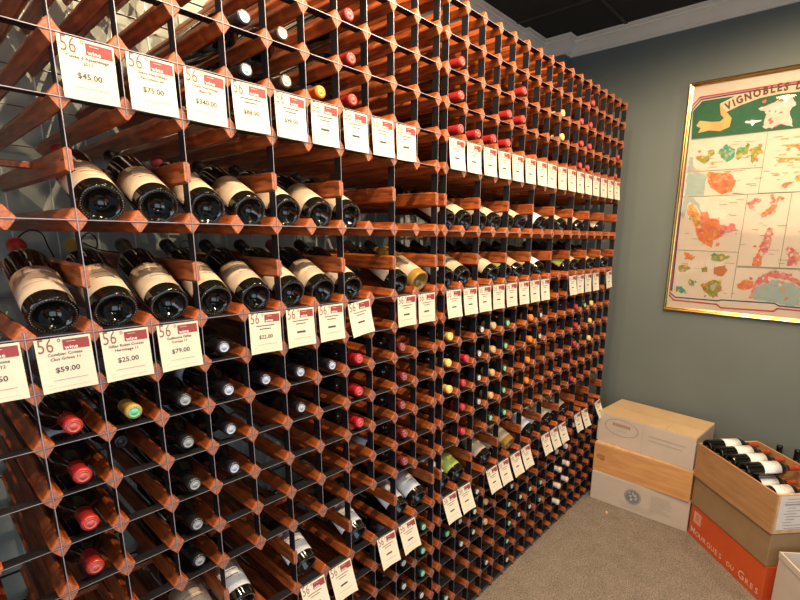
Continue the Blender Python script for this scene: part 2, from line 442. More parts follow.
def print_bm(kind):
    bm = bmesh.new()
    if kind == 'band':
        merge(bm, label_bm(0.100, 0.116, 34, BR+0.0009, 10)); merge(bm, label_bm(0.060, 0.061, 50, BR+0.0009, 12))
    elif kind == 'lines':
        for z, h in ((0.108, 22), (0.096, 30), (0.090, 14), (0.076, 36), (0.064, 26)): merge(bm, label_bm(z, z+0.0022, h, BR+0.0009, 8))
    elif kind == 'crest':
        merge(bm, label_bm(0.112, 0.118, 8, BR+0.0009, 4)); merge(bm, label_bm(0.109, 0.112, 3.5, BR+0.0009, 4))
        merge(bm, label_bm(0.086, 0.0872, 60, BR+0.0009, 14)); merge(bm, label_bm(0.068, 0.070, 24, BR+0.0009, 8))
    return bm
ME_PRINT = {'band': mesh('label_print', print_bm('band'), [M_labelprint]), 'lines': mesh('label_print', print_bm('lines'), [M_labelprint]), 'crest': mesh('label_print', print_bm('crest'), [M_labelblue])}

LOG = []
def bottle(label, loc, rot, cap='black', glass='dark', paper=None, printing=None, rim=False, group=None, fat=1.0, up=0.0):
    LOG.append(label)
    t = thing('wine_bottle', label, 'wine bottle', loc, rot, group)
    t.scale = (fat, fat, 1.0)
    link('glass_body', ME_GLASS[glass], t, (0, 0, 0))
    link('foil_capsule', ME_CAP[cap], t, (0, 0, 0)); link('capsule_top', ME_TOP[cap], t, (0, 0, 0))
    if rim: link('knurled_rim', ME_RIM, t, (0, 0, 0))
    if paper:
        link('paper_label', ME_LABEL[paper], t, (0, 0, up))
        if printing: link('label_print', ME_PRINT[printing], t, (0, 0, up))
    return t

# ---- bottles lying in the storage cells, neck towards the room: (rack, column, rows, foil, where the column is)
STORED = [
 ('A', -11, [-4, -5, -6, -7], 'red', "far left, under the $59.00 tag"),
 ('A', -10, [-4], 'gold', 'under the $25.00 tag'),
 ('A', -9, [-4, -5, -6, -7, -8], 'greyend', "under the $79.00 tag"),
 ('A', -8, [-3, -4, -5, -6], 'bluewhite', "right of the $79.00 tag"),
 ('A', -7, [-4], 'bluewhite', 'just below the $22.00 tag'),
 ('A', -6, [-4, -5], 'bluewhite', "two right of the $22.00 tag's left edge"),
 ('A', -5, [-4], 'bluewhite', "just left of the crimson ones, left rack"),
 ('A', -7, [4, 3], 'bluewhite', "above the $88.00 tag"),
 ('A', -6, [4, 3], 'tanend', "above the $99.00 tag"),
 ('A', -5, [3], 'orange', "above the sixth upper tag"),
 ('A', -4, [5, 4, 3], 'red', "above the seventh upper tag"),
 ('A', -4, [-4, -5, -6], 'crimson', "in mid left rack"),
 ('A', -2, [-4, -5, -6, -7, -8], 'pinkdark', "near the left rack's right edge"),
 ('A', -1, [-11, -12, -13], 'teal', "low in left rack's last column"),
 ('A', -1, [-14], 'silver', "lowest in left rack's last column"),
 ('A', -2, [-12, -13], 'silver', "beneath the left rack's lower tags"),
 ('B', 0, [-4, -5, -6], 'yellow', "first column of right rack"),
 ('B', 0, [-12], 'green', "under the right rack's first lower tag"),
 ('B', 0, [-15], 'silver', "bottom left of right rack"),
 ('B', 0, [5, 4, 3], 'red', "above right rack's first upper tag"),
 ('B', 1, [3], 'red', "above right rack's second upper tag"),
 ('B', 1, [-5, -6, -7, -8], 'crimson', "second column of right rack"),
 ('B', 1, [-12, -13], 'silver', "under right rack's second lower tag"),
 ('B', 2, [3], 'red', "above right rack's third upper tag"),
 ('B', 2, [-4, -5, -6, -7], 'silver', "third column of right rack"),
 ('B', 2, [-11, -12, -13], 'silver', "right of right rack's second lower tag"),
 ('B', 3, [4, 3], 'red', "above right rack's fourth upper tag"),
 ('B', 3, [-4, -5, -6, -7], 'tan', "fourth column of right rack"),
 ('B', 3, [-8], 'green', "fourth column of right rack, above tilted bottles"),
 ('B', 3, [-12, -13], 'tan', "under right rack's third lower tag"),
 ('B', 3, [-15], 'silver', 'near the floor fourth column of right rack'),
 ('B', 4, [5, 4], 'red', "top of right rack's fifth column"),
 ('B', 4, [-4, -5, -6, -7, -8], 'green', "fifth column of right rack"),
 ('B', 5, [-12], 'silver', "under right rack's fifth lower tag"),
 ('B', 5, [-13, -14, -15], 'teal', "low in right rack's sixth column"),
 ('B', 5, [-16], 'silver', "floor row, right rack's sixth column"),
 ('B', 6, [-4, -5, -6, -7], 'orange', "seventh column of right rack"),
 ('B', 6, [-13, -14], 'silver', 'low seventh column of right rack'),
 ('B', 7, [-4, -5], 'silver', "eighth column of right rack"),
 ('B', 7, [-13, -14], 'silver', "low in right rack's eighth column"),
 ('B', 8, [5, 4], 'yellow', "high in mid right rack"),
 ('B', 8, [-13, -14], 'teal', "low in right rack's ninth column"),
 ('B', 10, [5, 4, 3], 'red', "high in right rack's eleventh column"),
 ('B', 11, [6, 5, 4, 3], 'red', "high in right rack's twelfth column"),
 ('B', 10, [-12, -13, -14, -15], 'white', "low in right rack's eleventh column"),
 ('B', 11, [-12, -13, -14], 'white', "low in right rack's twelfth column"),
 ('B', 12, [-11], 'white', "between lower tags near the boxes"),
 ('B', 11, [-4, -5, -6, -7, -8], 'red', "mid right rack's twelfth column"),
 ('B', 12, [-4], 'green', "under middle tags, right end of rack"),
 ('B', 13, [-4, -5, -6], 'yellow', "right rack's fourteenth column"),
 ('B', 15, [4, 3], 'red', "right rack's last column"),
]
for rk, c, rows, cap, where in STORED:
    n = len(rows)
    for k, r in enumerate(rows):
        pos = '' if n == 1 else ('upper of two ' if k == 0 else 'lower of two ') if n == 2 else ('top of %s ' % NUM[n] if k == 0 else 'bottom of %s ' % NUM[n] if k == n-1 else '%s of %s ' % (ORD[k], NUM[n]))
        lab = '%s-foil bottle, %s%s' % (WORD[cap].replace(' ', '-'), pos, where)
        d = random.uniform(-0.004, 0.012)
        if (rk == 'B' and c <= 4 and r >= 3) or (cap == 'white' and r < -12): d = -0.022
        bottle(lab, (cx(rk, c)+random.uniform(-.002, .002), d+0.300, r*B+0.0275), (R(90), random.uniform(0, 6), 0), cap, 'green' if cap in ('teal', 'green') else 'dark',
               paper='white' if k % 3 == 1 else None, group='stored bottles with %s foil' % WORD[cap])
# a few bottles pushed deep into their cells, only the label shows between the bars
for (c, r, d, pap, where) in ((-10, -5, 0.12, 'white', 'pushed deep, two rows under the $25.00 tag'), (-5, -5, 0.20, 'tan', 'pushed deep into a cell in mid left rack')):
    bottle('dark bottle with %s label %s' % (pap, where), (cx('A', c), d+0.300, r*B+0.0275), (R(90), R(180), 0), 'black', paper=pap)

# ---- display bottles: base towards the room, neck raised on the neck rail
TILT = 24.7
DISPLAY = {
 0: [('A', -10, 'cream', 'lines'), ('A', -9, 'cream', 'lines'), ('A', -8, 'cream', 'lines'), ('A', -7, 'cream', None), ('A', -6, 'cream', 'crest'), ('A', -5, 'cream', None), ('A', -4, 'cream', None),
     ('B', 0, 'cream', None), ('B', 1, 'cream', None), ('B', 2, 'cream', None), ('B', 3, 'cream', None), ('B', 4, 'cream', None), ('B', 5, 'cream', None), ('B', 7, 'white', None),
     ('B', 8, 'tan', None), ('B', 9, 'cream', None), ('B', 11, 'cream', None), ('B', 12, 'white', None), ('B', 14, 'cream', None)],
 -2: [('A', -11, 'cream', 'band'), ('A', -10, 'cream', 'crest'), ('A', -9, 'cream', 'lines'), ('A', -8, 'cream', 'lines'), ('A', -7, 'cream', 'lines'), ('A', -6, 'cream', None), ('A', -5, 'cream', 'lines'), ('A', -4, 'cream', None),
      ('A', -2, 'tan', None), ('A', -1, 'cream', 'lines'),
      ('B', 0, 'white', None), ('B', 1, 'tan', None), ('B', 3, 'cream', None), ('B', 4, 'yellow-green', None), ('B', 5, 'tan', None), ('B', 6, 'cream', None), ('B', 7, 'white', None),
      ('B', 10, 'yellow-green', None), ('B', 11, 'tan', None), ('B', 12, 'yellow-green', None), ('B', 13, 'tan', None), ('B', 14, 'yellow-green', None), ('B', 15, 'tan', None)],
 -10: [('A', -9, 'cream', 'lines'), ('A', -8, 'white', 'crest'), ('A', -6, 'white', 'crest'), ('A', -4, 'white', 'lines'), ('A', -2, 'white', None), ('A', -1, 'white', 'lines'),
       ('B', 0, 'white', None), ('B', 1, 'yellow-green', None), ('B', 3, 'cream', None), ('B', 4, 'tan', None), ('B', 5, 'tan', None), ('B', 7, 'white', None), ('B', 8, 'white', None), ('B', 9, 'cream', None), ('B', 10, 'white', None), ('B', 11, 'tan', None)]}
TNAME = {0: 'upper display shelf', -2: 'middle display shelf', -10: 'low display shelf'}
FOILS = ['black', 'black', 'greyend', 'black', 'pinkdark', 'black', 'tanend']
for r, L in DISPLAY.items():
    for rk, side in (('A', 'left'), ('B', 'right')):
        sub = [q for q in L if q[0] == rk]
        for k, (_, c, pap, pr_) in enumerate(sub):
            gl = 'amber' if (rk, c, r) in (('A', -1, -2), ('B', 5, -10)) else 'dark'
            cap = 'red' if (rk, c, r) == ('A', -11, -2) else 'red' if (rk, c, r) == ('A', -10, 0) else 'gold' if (rk, c, r) == ('A', -10, -2) else FOILS[(c*3+r) % 7]
            lab = '%s wine bottle, %s label, %s from left on %s, %s rack' % ('amber' if gl == 'amber' else 'dark', pap, ORD[k], TNAME[r], side)
            a = R(TILT + random.uniform(0.0, 0.4))
            bottle(lab, (cx(rk, c), 0.030, r*B+0.0315), (-(math.pi/2-a), 0, 0), cap, gl, pap, pr_, rim=(rk == 'A' or c < 6), group='display bottles on the '+TNAME[r], fat=1.083)

# ---- thin black cords looped behind the display bottles
def cord(label, pts, r=0.0016):
    from mathutils import geometry
    P = [Vector(p) for p in pts]; out = []
    for i in range(len(P)-1):
        p0 = P[max(i-1, 0)]; p1 = P[i]; p2 = P[i+1]; p3 = P[min(i+2, len(P)-1)]
        for k in range(8):
            t = k/8; out.append(0.5*((2*p1)+(p2-p0)*t+(2*p0-5*p1+4*p2-p3)*t*t+(3*p1-p0-3*p2+p3)*t**3))
    out.append(P[-1]); bm = bmesh.new(); tube(bm, out, r, 6)
    o = obj('cord', bm, M_foot); tag(o, label, 'cord', 'black cords behind the display bottles')
MAP_LINES = [('red', [(-0.23, -0.331), (-0.255, 0.736), (-0.301, 0.787), (-0.58, 0.788), (-0.76, 0.792)]), ('navy', [(-0.248, -0.329), (-0.264, 0.723), (-0.308, 0.775), (-0.582, 0.778), (-0.761, 0.782)]), ('red', [(-0.25, -0.348), (-0.291, -0.389), (-0.529, -0.392), (-0.554, -0.41), (-0.81, -0.402), (-0.827, -0.385), (-0.929, -0.386)]), ('navy', [(-0.26, -0.342), (-0.299, -0.371), (-0.535, -0.37), (-0.552, -0.363), (-0.808, -0.357), (-0.833, -0.369), (-0.927, -0.374)]), ('green', [(-0.279, 0.56), (-0.793, 0.561)]), ('green', [(-0.655, 0.557), (-0.654, 0.241)]), ('green', [(-0.275, 0.379), (-0.654, 0.377)]), ('green', [(-0.276, 0.235), (-0.839, 0.24)]), ('green', [(-0.605, 0.238), (-0.6, -0.346)]), ('green', [(-0.805, 0.237), (-0.804, -0.159)]), ('green', [(-0.281, -0.079), (-0.601, -0.083)]), ('green', [(-0.605, -0.166), (-0.897, -0.164)]), ('green', [(-0.268, 0.712), (-0.262, -0.347)])]
MAP_POLYS = [('green_field', [(-0.27, 0.717), (-0.314, 0.766), (-0.592, 0.769), (-0.763, 0.773), (-0.793, 0.563), (-0.28, 0.563)]), ('banner', [(-0.408, 0.738), (-0.477, 0.766), (-0.588, 0.794), (-0.675, 0.8), (-0.759, 0.797), (-0.767, 0.739), (-0.679, 0.742), (-0.596, 0.736), (-0.507, 0.713), (-0.42, 0.679)]), ('orange_tail', [(-0.406, 0.735), (-0.441, 0.693), (-0.474, 0.652), (-0.469, 0.607), (-0.424, 0.59), (-0.37, 0.601), (-0.312, 0.594), (-0.323, 0.619), (-0.298, 0.634), (-0.313, 0.66), (-0.373, 0.646), (-0.418, 0.642), (-0.437, 0.657), (-0.418, 0.677)]), ('cream', [(-0.594, 0.684), (-0.625, 0.69), (-0.654, 0.7), (-0.689, 0.72), (-0.742, 0.712), (-0.759, 0.688), (-0.737, 0.649), (-0.749, 0.614), (-0.763, 0.569), (-0.731, 0.58), (-0.707, 0.592), (-0.678, 0.58), (-0.672, 0.572), (-0.632, 0.582), (-0.633, 0.63), (-0.637, 0.66), (-0.604, 0.673)]), ('red_spot', [(-0.632, 0.639), (-0.657, 0.627), (-0.655, 0.608), (-0.641, 0.603)]), ('red_spot', [(-0.678, 0.585), (-0.706, 0.598), (-0.744, 0.596), (-0.742, 0.584), (-0.707, 0.59), (-0.687, 0.576)]), ('red_spot', [(-0.711, 0.649), (-0.72, 0.647), (-0.721, 0.609), (-0.713, 0.614)]), ('teal', [(-0.436, 0.493), (-0.468, 0.518), (-0.514, 0.485), (-0.515, 0.444), (-0.48, 0.419), (-0.456, 0.44), (-0.43, 0.47)]), ('leaf', [(-0.522, 0.489), (-0.579, 0.497), (-0.577, 0.452), (-0.552, 0.449), (-0.535, 0.423), (-0.52, 0.438)]), ('olive', [(-0.586, 0.478), (-0.643, 0.499), (-0.635, 0.473), (-0.649, 0.454), (-0.619, 0.439), (-0.608, 0.399), (-0.594, 0.413), (-0.593, 0.45)]), ('olive', [(-0.314, 0.462), (-0.351, 0.464), (-0.382, 0.465), (-0.384, 0.489), (-0.411, 0.486), (-0.413, 0.467), (-0.388, 0.455), (-0.386, 0.431), (-0.365, 0.419), (-0.34, 0.435)]), ('sea', [(-0.281, 0.465), (-0.305, 0.458), (-0.305, 0.419), (-0.327, 0.393), (-0.281, 0.381)]), ('sea', [(-0.282, 0.374), (-0.371, 0.368), (-0.388, 0.339), (-0.383, 0.306), (-0.387, 0.239), (-0.281, 0.238)]), ('orange', [(-0.393, 0.373), (-0.443, 0.365), (-0.506, 0.355), (-0.536, 0.316), (-0.526, 0.259), (-0.476, 0.242), (-0.428, 0.274), (-0.396, 0.315)]), ('red_orange', [(-0.436, 0.351), (-0.489, 0.347), (-0.505, 0.289), (-0.463, 0.282)]), ('yellow', [(-0.308, 0.189), (-0.336, 0.193), (-0.36, 0.158), (-0.383, 0.117), (-0.393, 0.076), (-0.362, 0.056), (-0.337, 0.107), (-0.304, 0.149)]), ('orange', [(-0.362, 0.056), (-0.483, 0.046), (-0.506, 0.006), (-0.464, -0.019), (-0.461, -0.065), (-0.4, -0.026), (-0.372, 0.015)]), ('red_orange', [(-0.384, 0.147), (-0.416, 0.146), (-0.431, 0.106), (-0.476, 0.101), (-0.5, 0.056), (-0.457, 0.036), (-0.401, 0.046), (-0.382, 0.086)]), ('pink_red', [(-0.49, 0.066), (-0.558, 0.08), (-0.58, 0.041), (-0.53, 0.026), (-0.493, 0.036)]), ('sea', [(-0.279, 0.231), (-0.332, 0.227), (-0.37, 0.187), (-0.392, 0.117), (-0.346, 0.188), (-0.311, 0.209), (-0.289, 0.108), (-0.277, 0.129)]), ('pink_red', [(-0.616, 0.189), (-0.641, 0.217), (-0.675, 0.206), (-0.648, 0.165), (-0.624, 0.156)]), ('red_orange', [(-0.678, 0.122), (-0.713, 0.158), (-0.751, 0.221), (-0.763, 0.221), (-0.738, 0.149), (-0.703, 0.112), (-0.687, 0.117)]), ('pink_red', [(-0.712, 0.191), (-0.731, 0.199), (-0.73, 0.175)]), ('pink_red', [(-0.709, -0.015), (-0.715, 0.027), (-0.727, 0.056), (-0.747, 0.051), (-0.748, -0.038), (-0.704, -0.136), (-0.702, -0.059)]), ('red_orange', [(-0.721, -0.014), (-0.733, -0.033), (-0.711, -0.091), (-0.719, -0.154), (-0.682, -0.156), (-0.678, -0.122), (-0.697, -0.082)]), ('pink_red', [(-0.817, -0.059), (-0.838, -0.04), (-0.861, -0.067), (-0.881, -0.076), (-0.89, -0.113), (-0.872, -0.146), (-0.834, -0.148), (-0.839, -0.105)]), ('orange', [(-0.317, -0.089), (-0.337, -0.094), (-0.373, -0.119), (-0.366, -0.14), (-0.331, -0.126)]), ('leaf', [(-0.46, -0.1), (-0.518, -0.093), (-0.565, -0.111), (-0.524, -0.138), (-0.469, -0.131)]), ('olive', [(-0.297, -0.175), (-0.331, -0.168), (-0.367, -0.188), (-0.336, -0.211), (-0.3, -0.208)]), ('olive', [(-0.419, -0.18), (-0.456, -0.178), (-0.459, -0.203), (-0.427, -0.205)]), ('brown', [(-0.488, -0.176), (-0.545, -0.158), (-0.562, -0.187), (-0.535, -0.225), (-0.493, -0.217)]), ('leaf', [(-0.36, -0.252), (-0.39, -0.261), (-0.399, -0.292), (-0.369, -0.289)]), ('teal', [(-0.296, -0.3), (-0.326, -0.298), (-0.354, -0.328), (-0.331, -0.346), (-0.299, -0.327)]), ('olive', [(-0.44, -0.278), (-0.484, -0.254), (-0.534, -0.25), (-0.541, -0.312), (-0.506, -0.357), (-0.449, -0.314)]), ('sea', [(-0.481, -0.265), (-0.513, -0.262), (-0.509, -0.304), (-0.485, -0.301)]), ('red_orange', [(-0.62, -0.264), (-0.651, -0.237), (-0.697, -0.239), (-0.698, -0.278), (-0.65, -0.297), (-0.622, -0.284)]), ('pink_red', [(-0.697, -0.268), (-0.715, -0.218), (-0.775, -0.175), (-0.823, -0.182), (-0.906, -0.226), (-0.91, -0.256), (-0.86, -0.227), (-0.78, -0.215), (-0.729, -0.261), (-0.71, -0.337), (-0.685, -0.338), (-0.693, -0.299)]), ('sea', [(-0.709, -0.345), (-0.705, -0.293), (-0.73, -0.264), (-0.781, -0.225), (-0.862, -0.238), (-0.911, -0.261), (-0.925, -0.362), (-0.84, -0.362), (-0.807, -0.351)]), ('yellow', [(-0.723, 0.479), (-0.76, 0.484), (-0.806, 0.469), (-0.807, 0.462), (-0.761, 0.475)]), ('yellow', [(-0.692, 0.427), (-0.739, 0.42), (-0.815, 0.405), (-0.816, 0.399), (-0.74, 0.413)]), ('orange', [(-0.782, 0.484), (-0.806, 0.473), (-0.809, 0.447), (-0.792, 0.466)]), ('brown', [(-0.751, 0.275), (-0.772, 0.292), (-0.803, 0.286), (-0.776, 0.265)]), ('yellow', [(-0.806, 0.317), (-0.826, 0.328), (-0.831, 0.293), (-0.817, 0.294)])]
for lb_, pts_ in (('thin black cord looped over the neck of the leftmost middle-shelf bottle', [(-1.056, .33, -.078), (-1.047, .33, -.048), (-1.032, .33, -.028), (-1.014, .33, -.019), (-.997, .33, -.028), (-.99, .33, -.055), (-.982, .33, -.08)]),
                  ('thin black cord twisted in a loop behind the second middle-shelf bottle', [(-.932, .33, -.057), (-.923, .33, -.036), (-.908, .33, -.024), (-.893, .34, -.038), (-.894, .345, -.060), (-.921, .335, -.048), (-.89, .322, -.065), (-.844, .33, -.072)]),
                  ('small black cord ring behind the third middle-shelf bottle', [(-.677, .33, -.059), (-.699, .33, -.062), (-.70, .335, -.048), (-.681, .335, -.042), (-.671, .33, -.058)])):
    cord(lb_, pts_)

# ================================================================== PRICE TAGS
TW, TH = 0.0415, 0.100
def warp(bm, tilt, curl, twist=0.0):
    for v in bm.verts:
        x, y, z = v.co                       # flat: x right, y up (0 .. -TH), z towards the viewer
        d = -y/TH
        v.co = Vector((x, -(z + tilt*d + curl*d*d*0.5 + twist*x*d - 0.006*math.cos(x/TW*1.2)*d*(1 if curl > 0.004 else 0.4)), y))
def cut(bm, n=7):
    for k in range(1, n):
        bmesh.ops.bisect_plane(bm, geom=bm.verts[:]+bm.edges[:]+bm.faces[:], plane_co=(0, -TH*k/n, 0), plane_no=(0, 1, 0))
def tag_parts(style, lines, price):
    out = []
    bm = bmesh.new()
    vs, fs = box(bm, -TW, TW, -TH, 0, -0.0006, 0)
    cut(bm, 8)
    for k in range(1, 6): bmesh.ops.bisect_plane(bm, geom=bm.verts[:]+bm.edges[:]+bm.faces[:], plane_co=(-TW+2*TW*k/6, 0, 0), plane_no=(1, 0, 0))
    out.append(('card', bm, M_card))
    bm = bmesh.new(); rect(bm, -0.0015, 0.0385, -0.0235, -0.0045, 0.0005, n=3); out.append(('red_header', bm, M_cardred))
    bm = bmesh.new(); add_text(bm, '56', 0.037, -0.0390, -0.0140, 'LEFT', -0.0002, sx=0.66); add_text(bm, '°', 0.026, -0.0100, -0.0125, 'LEFT', 0.0, sx=0.72); 
    for v in bm.verts: v.co.z = 0.0005
    out.append(('large_number', bm, M_inkred))
    bm = bmesh.new(); add_text(bm, 'wine', 0.0105, 0.0005, -0.0195, 'LEFT', 0.00012)
    rect(bm, 0.004, 0.018, -0.0090, -0.0084)
    for v in bm.verts: v.co.z = 0.0009
    out.append(('header_word', bm, M_white))
    bm = bmesh.new()
    if lines:
        for i, s in enumerate(lines): add_text(bm, s, 0.0076, 0.0, -0.0305-0.0088*i, bold=0.0001)
    else:
        rect(bm, -0.024, 0.024, -0.0325, -0.0305, n=3); rect(bm, -0.015, 0.015, -0.0405, -0.0385, n=2)
    if price: add_text(bm, price, 0.0135, 0.0, -0.0600, bold=0.0002)
    else: rect(bm, -0.013, 0.013, -0.0640, -0.0590, n=2)
    for v in bm.verts: v.co.z = 0.0005
    out.append(('printed_lines', bm, M_ink))
    bm = bmesh.new(); rect(bm, -0.024, 0.028, -0.0790, -0.0780, n=3); rect(bm, -0.033, -0.026, -0.0865, -0.0858); rect(bm, -0.033, 0.030, -0.0925, -0.0921, n=3)
    for v in bm.verts: v.co.z = 0.0005
    out.append(('small_print', bm, M_inklight))
    return out
def price_tag(label, x, z, lines=None, price=None, tilt=0.003, curl=0.004, roll=0.0, group=None, twist=0.0, y=-0.0035):
    t = thing('price_tag', label, 'price tag', (x, y, z), (0, roll, 0), group)
    for nm, bm, m_ in tag_parts(0, lines, price):
        warp(bm, tilt, curl, twist)
        obj(nm, bm, m_, t)
    return t
UP = {-10: (['Cuvee d Assemblage', '2011'], '$45.00'), -9: (['Chave Hermitage', 'Farconnet 04'], '$75.00'), -8: (['Chave Hermitage', 'Blanc 06'], '$340.00'), -7: (None, '$88.00'), -6: (None, '$99.00'), -5: (None, None), -4: (None, None), -3: (None, None), -2: (None, None)}
MID = {-12: (['Cotes du Rhone', 'Rouge 2012'], '$16.50'), -11: (['Combier Crozes', 'Clos Grives 11'], '$59.00'), -10: (['Gilles Robin Crozes', 'Hermitage 11'], '$25.00'), -9: (['Guillaume Gilles', 'Cornas 11'], '$79.00'), -7: (None, '$22.00'), -6: (None, None), -5: (None, None), -4: (None, None), -2: (None, None), -1: (None, None)}
LOW = {-6: (None, None), -5: (None, None), -3: (None, None), -2: (None, None)}
RUP = list(range(0, 16)); RMID = [0, 1, 2, 3, 4, 5, 6, 7, 10, 11, 12, 13, 15]; RLOW = [0, 1, 3, 4, 5, 6, 8, 9, 10, 12, 13, 15]
def row_of_tags(d, r, rk, rowname, tilt, curl):
    ks = sorted(d)
    for k, c in enumerate(ks):
        ln, pr_ = d[c] if isinstance(d, dict) else (None, None)
        side = 'left' if rk == 'A' else 'right'
        lab = 'cream price tag%s, %s from left in the %s tag row, %s rack' % (' reading '+pr_ if pr_ else '', ORD[k], rowname, side)
        x = cx(rk, c) + random.uniform(-0.002, 0.002); z = r*B - 0.0035; tl = tilt + random.uniform(-0.002, 0.003); cu = curl*random.uniform(0.7, 1.4); ro = random.uniform(-0.02, 0.02)
        if (rk, c, r) == ('A', -4, -2): ro = -0.12; cu = 0.02
        if (rk, c, r) == ('B', 15, -10): ro = -0.10; cu = 0.03
        if (rk, c, r) == ('B', 15, -2): ro = -0.08
        price_tag(lab, x, z, ln, pr_, tl, cu, ro, 'price tags in the %s row' % rowname)
row_of_tags(UP, 3, 'A', 'upper', 0.003, 0.006); row_of_tags(RUP, 3, 'B', 'upper', 0.004, 0.012)
row_of_tags(MID, -2, 'A', 'middle', 0.003, 0.006); row_of_tags(RMID, -2, 'B', 'middle', 0.005, 0.012)
row_of_tags(LOW, -10, 'A', 'lower', 0.030, 0.014); row_of_tags(RLOW, -10, 'B', 'lower', 0.028, 0.018)

# ================================================================== FRAMED MAP ON THE FAR WALL
MY0, MY1, MZ0, MZ1 = -0.241, -1.365, -0.452, 0.868       # left, right, bottom, top of the frame
M_brass = mat('polished_brass', (0.62, 0.40, 0.13), 0.22, metal=1.0, noise=0.05, scale=6)
M_paper = mat('pale_map_paper', (0.70, 0.59, 0.48), 0.7, noise=0.03, scale=6)
t_map = thing('framed_map', 'large framed wine region map in a thin brass frame, hung on the grey wall', 'framed map', (WX, (MY0+MY1)/2, (MZ0+MZ1)/2))
OFFM = Matrix.Translation(-t_map.location)
FW = 0.020; FD = 0.028
bm = bmesh.new()
sec = [(0, 0), (0, -FD), (0.004, -FD-0.002), (0.009, -FD), (0.014, -FD+0.006), (FW, -FD+0.008), (FW, 0)]
corn = [(MY0, MZ0, -1, 1), (MY1, MZ0, 1, 1), (MY1, MZ1, 1, -1), (MY0, MZ1, -1, -1)]
rings = [[bm.verts.new(OFFM @ Vector((WX+d, y+sy2*w_, z+sz*w_))) for w_, d in sec] for y, z, sy2, sz in corn]
for i in range(4):
    a, b = rings[i], rings[(i+1) % 4]
    for k in range(len(sec)):
        k2 = (k+1) % len(sec); bm.faces.new((a[k], a[k2], b[k2], b[k]))
bmesh.ops.recalc_face_normals(bm, faces=bm.faces[:])
obj('frame', bm, M_brass, t_map)
bm = bmesh.new(); box(bm, WX-0.012, WX-0.001, MY1+0.006, MY0-0.006, MZ0+0.006, MZ1-0.006, M=OFFM); obj('map_sheet', bm, M_paper, t_map)
MC = dict(red=(0.55, 0.06, 0.09), navy=(0.03, 0.05, 0.10), green=(0.13, 0.17, 0.09), green_field=(0.020, 0.115, 0.050), banner=(0.68, 0.55, 0.38), orange_tail=(0.70, 0.30, 0.09), cream=(0.70, 0.62, 0.52),
          red_spot=(0.60, 0.13, 0.13), teal=(0.06, 0.27, 0.22), leaf=(0.17, 0.30, 0.08), olive=(0.36, 0.33, 0.07), sea=(0.34, 0.42, 0.38), orange=(0.72, 0.27, 0.06), red_orange=(0.65, 0.12, 0.05),
          yellow=(0.70, 0.44, 0.09), pink_red=(0.62, 0.13, 0.15), brown=(0.42, 0.19, 0.07))
DK = dict(orange=(0.66, 0.10, 0.05), red_orange=(0.70, 0.30, 0.10), olive=(0.14, 0.20, 0.04), leaf=(0.34, 0.36, 0.07), teal=(0.10, 0.34, 0.16), yellow=(0.62, 0.25, 0.05), pink_red=(0.66, 0.34, 0.26), brown=(0.58, 0.18, 0.04), orange_tail=(0.74, 0.46, 0.16), cream=(0.64, 0.46, 0.40))
MM = {k: mat('map_'+k, c, 0.7, noise=0.06, scale=24 if k != 'orange_tail' else 8, dark=DK.get(k), detail=5) for k, c in MC.items()}
PX0 = WX-0.0124
def rough_poly(pts, amp, rnd):
    out = []; n = len(pts)
    for i in range(n):
        a = Vector(pts[i]); b = Vector(pts[(i+1) % n]); L_ = (b-a).length; m_ = max(1, int(L_/0.012))
        for k in range(m_):
            p = a.lerp(b, k/m_)
            if amp and k: p += Vector((rnd.uniform(-amp, amp), rnd.uniform(-amp, amp)))
            out.append(p)
    return out
def plate(pts, x, th=0.0003):
    bm = bmesh.new(); vs = [bm.verts.new(OFFM @ Vector((x, p[0], p[1]))) for p in pts]
    f = bm.faces.new(vs); f.normal_update(); bmesh.ops.triangulate(bm, faces=[f], ngon_method='EAR_CLIP')
    ext = bmesh.ops.extrude_face_region(bm, geom=bm.faces[:])
    for v in [g for g in ext['geom'] if isinstance(g, bmesh.types.BMVert)]: v.co.x += th
    bmesh.ops.recalc_face_normals(bm, faces=bm.faces[:])
    return bm
rnd = random.Random(3)
NAMES = dict(green_field='green_field', banner='title_banner', orange_tail='ribbon_tail', cream='country_outline', sea='sea_area')
for i, (nm, pts) in enumerate(MAP_POLYS):
    if nm in ('green_field', 'banner') : 
        pts = list(pts)
    amp = 0 if nm in ('green_field', 'banner', 'orange_tail') else 0.0045
    if nm == 'green_field': pts = [pts[0], pts[1], (-1.30, pts[1][1]), (-1.345, pts[0][1]), (-1.345, 0.561), pts[5]]
    if nm == 'banner': pts = [p for p in pts[:5]] + [(-0.95, 0.780), (-1.13, 0.72), (-1.13, 0.645), (-0.95, 0.715)] + [p for p in pts[5:]]
    obj(NAMES.get(nm, 'vineyard_area'), plate(rough_poly(pts, amp, rnd), PX0 - 0.0004*(1 + (i % 4 if nm not in ('green_field',) else 0))), MM[nm], t_map)
def inside(q, pts):
    c = False
    for (x1, y1), (x2, y2) in zip(pts, pts[1:]+pts[:1]):
        if (y1 > q[1]) != (y2 > q[1]) and q[0] < (x2-x1)*(q[1]-y1)/(y2-y1)+x1: c = not c
    return c
ALT = dict(orange=('red_orange', 'yellow', 'pink_red'), red_orange=('orange', 'pink_red'), pink_red=('red_orange', 'cream', 'red_spot'), olive=('leaf', 'yellow', 'brown'), leaf=('olive', 'teal', 'yellow'), teal=('leaf', 'sea'), cream=('red_spot', 'map_paper2'), yellow=('orange', 'olive'))
MM['map_paper2'] = M_paper
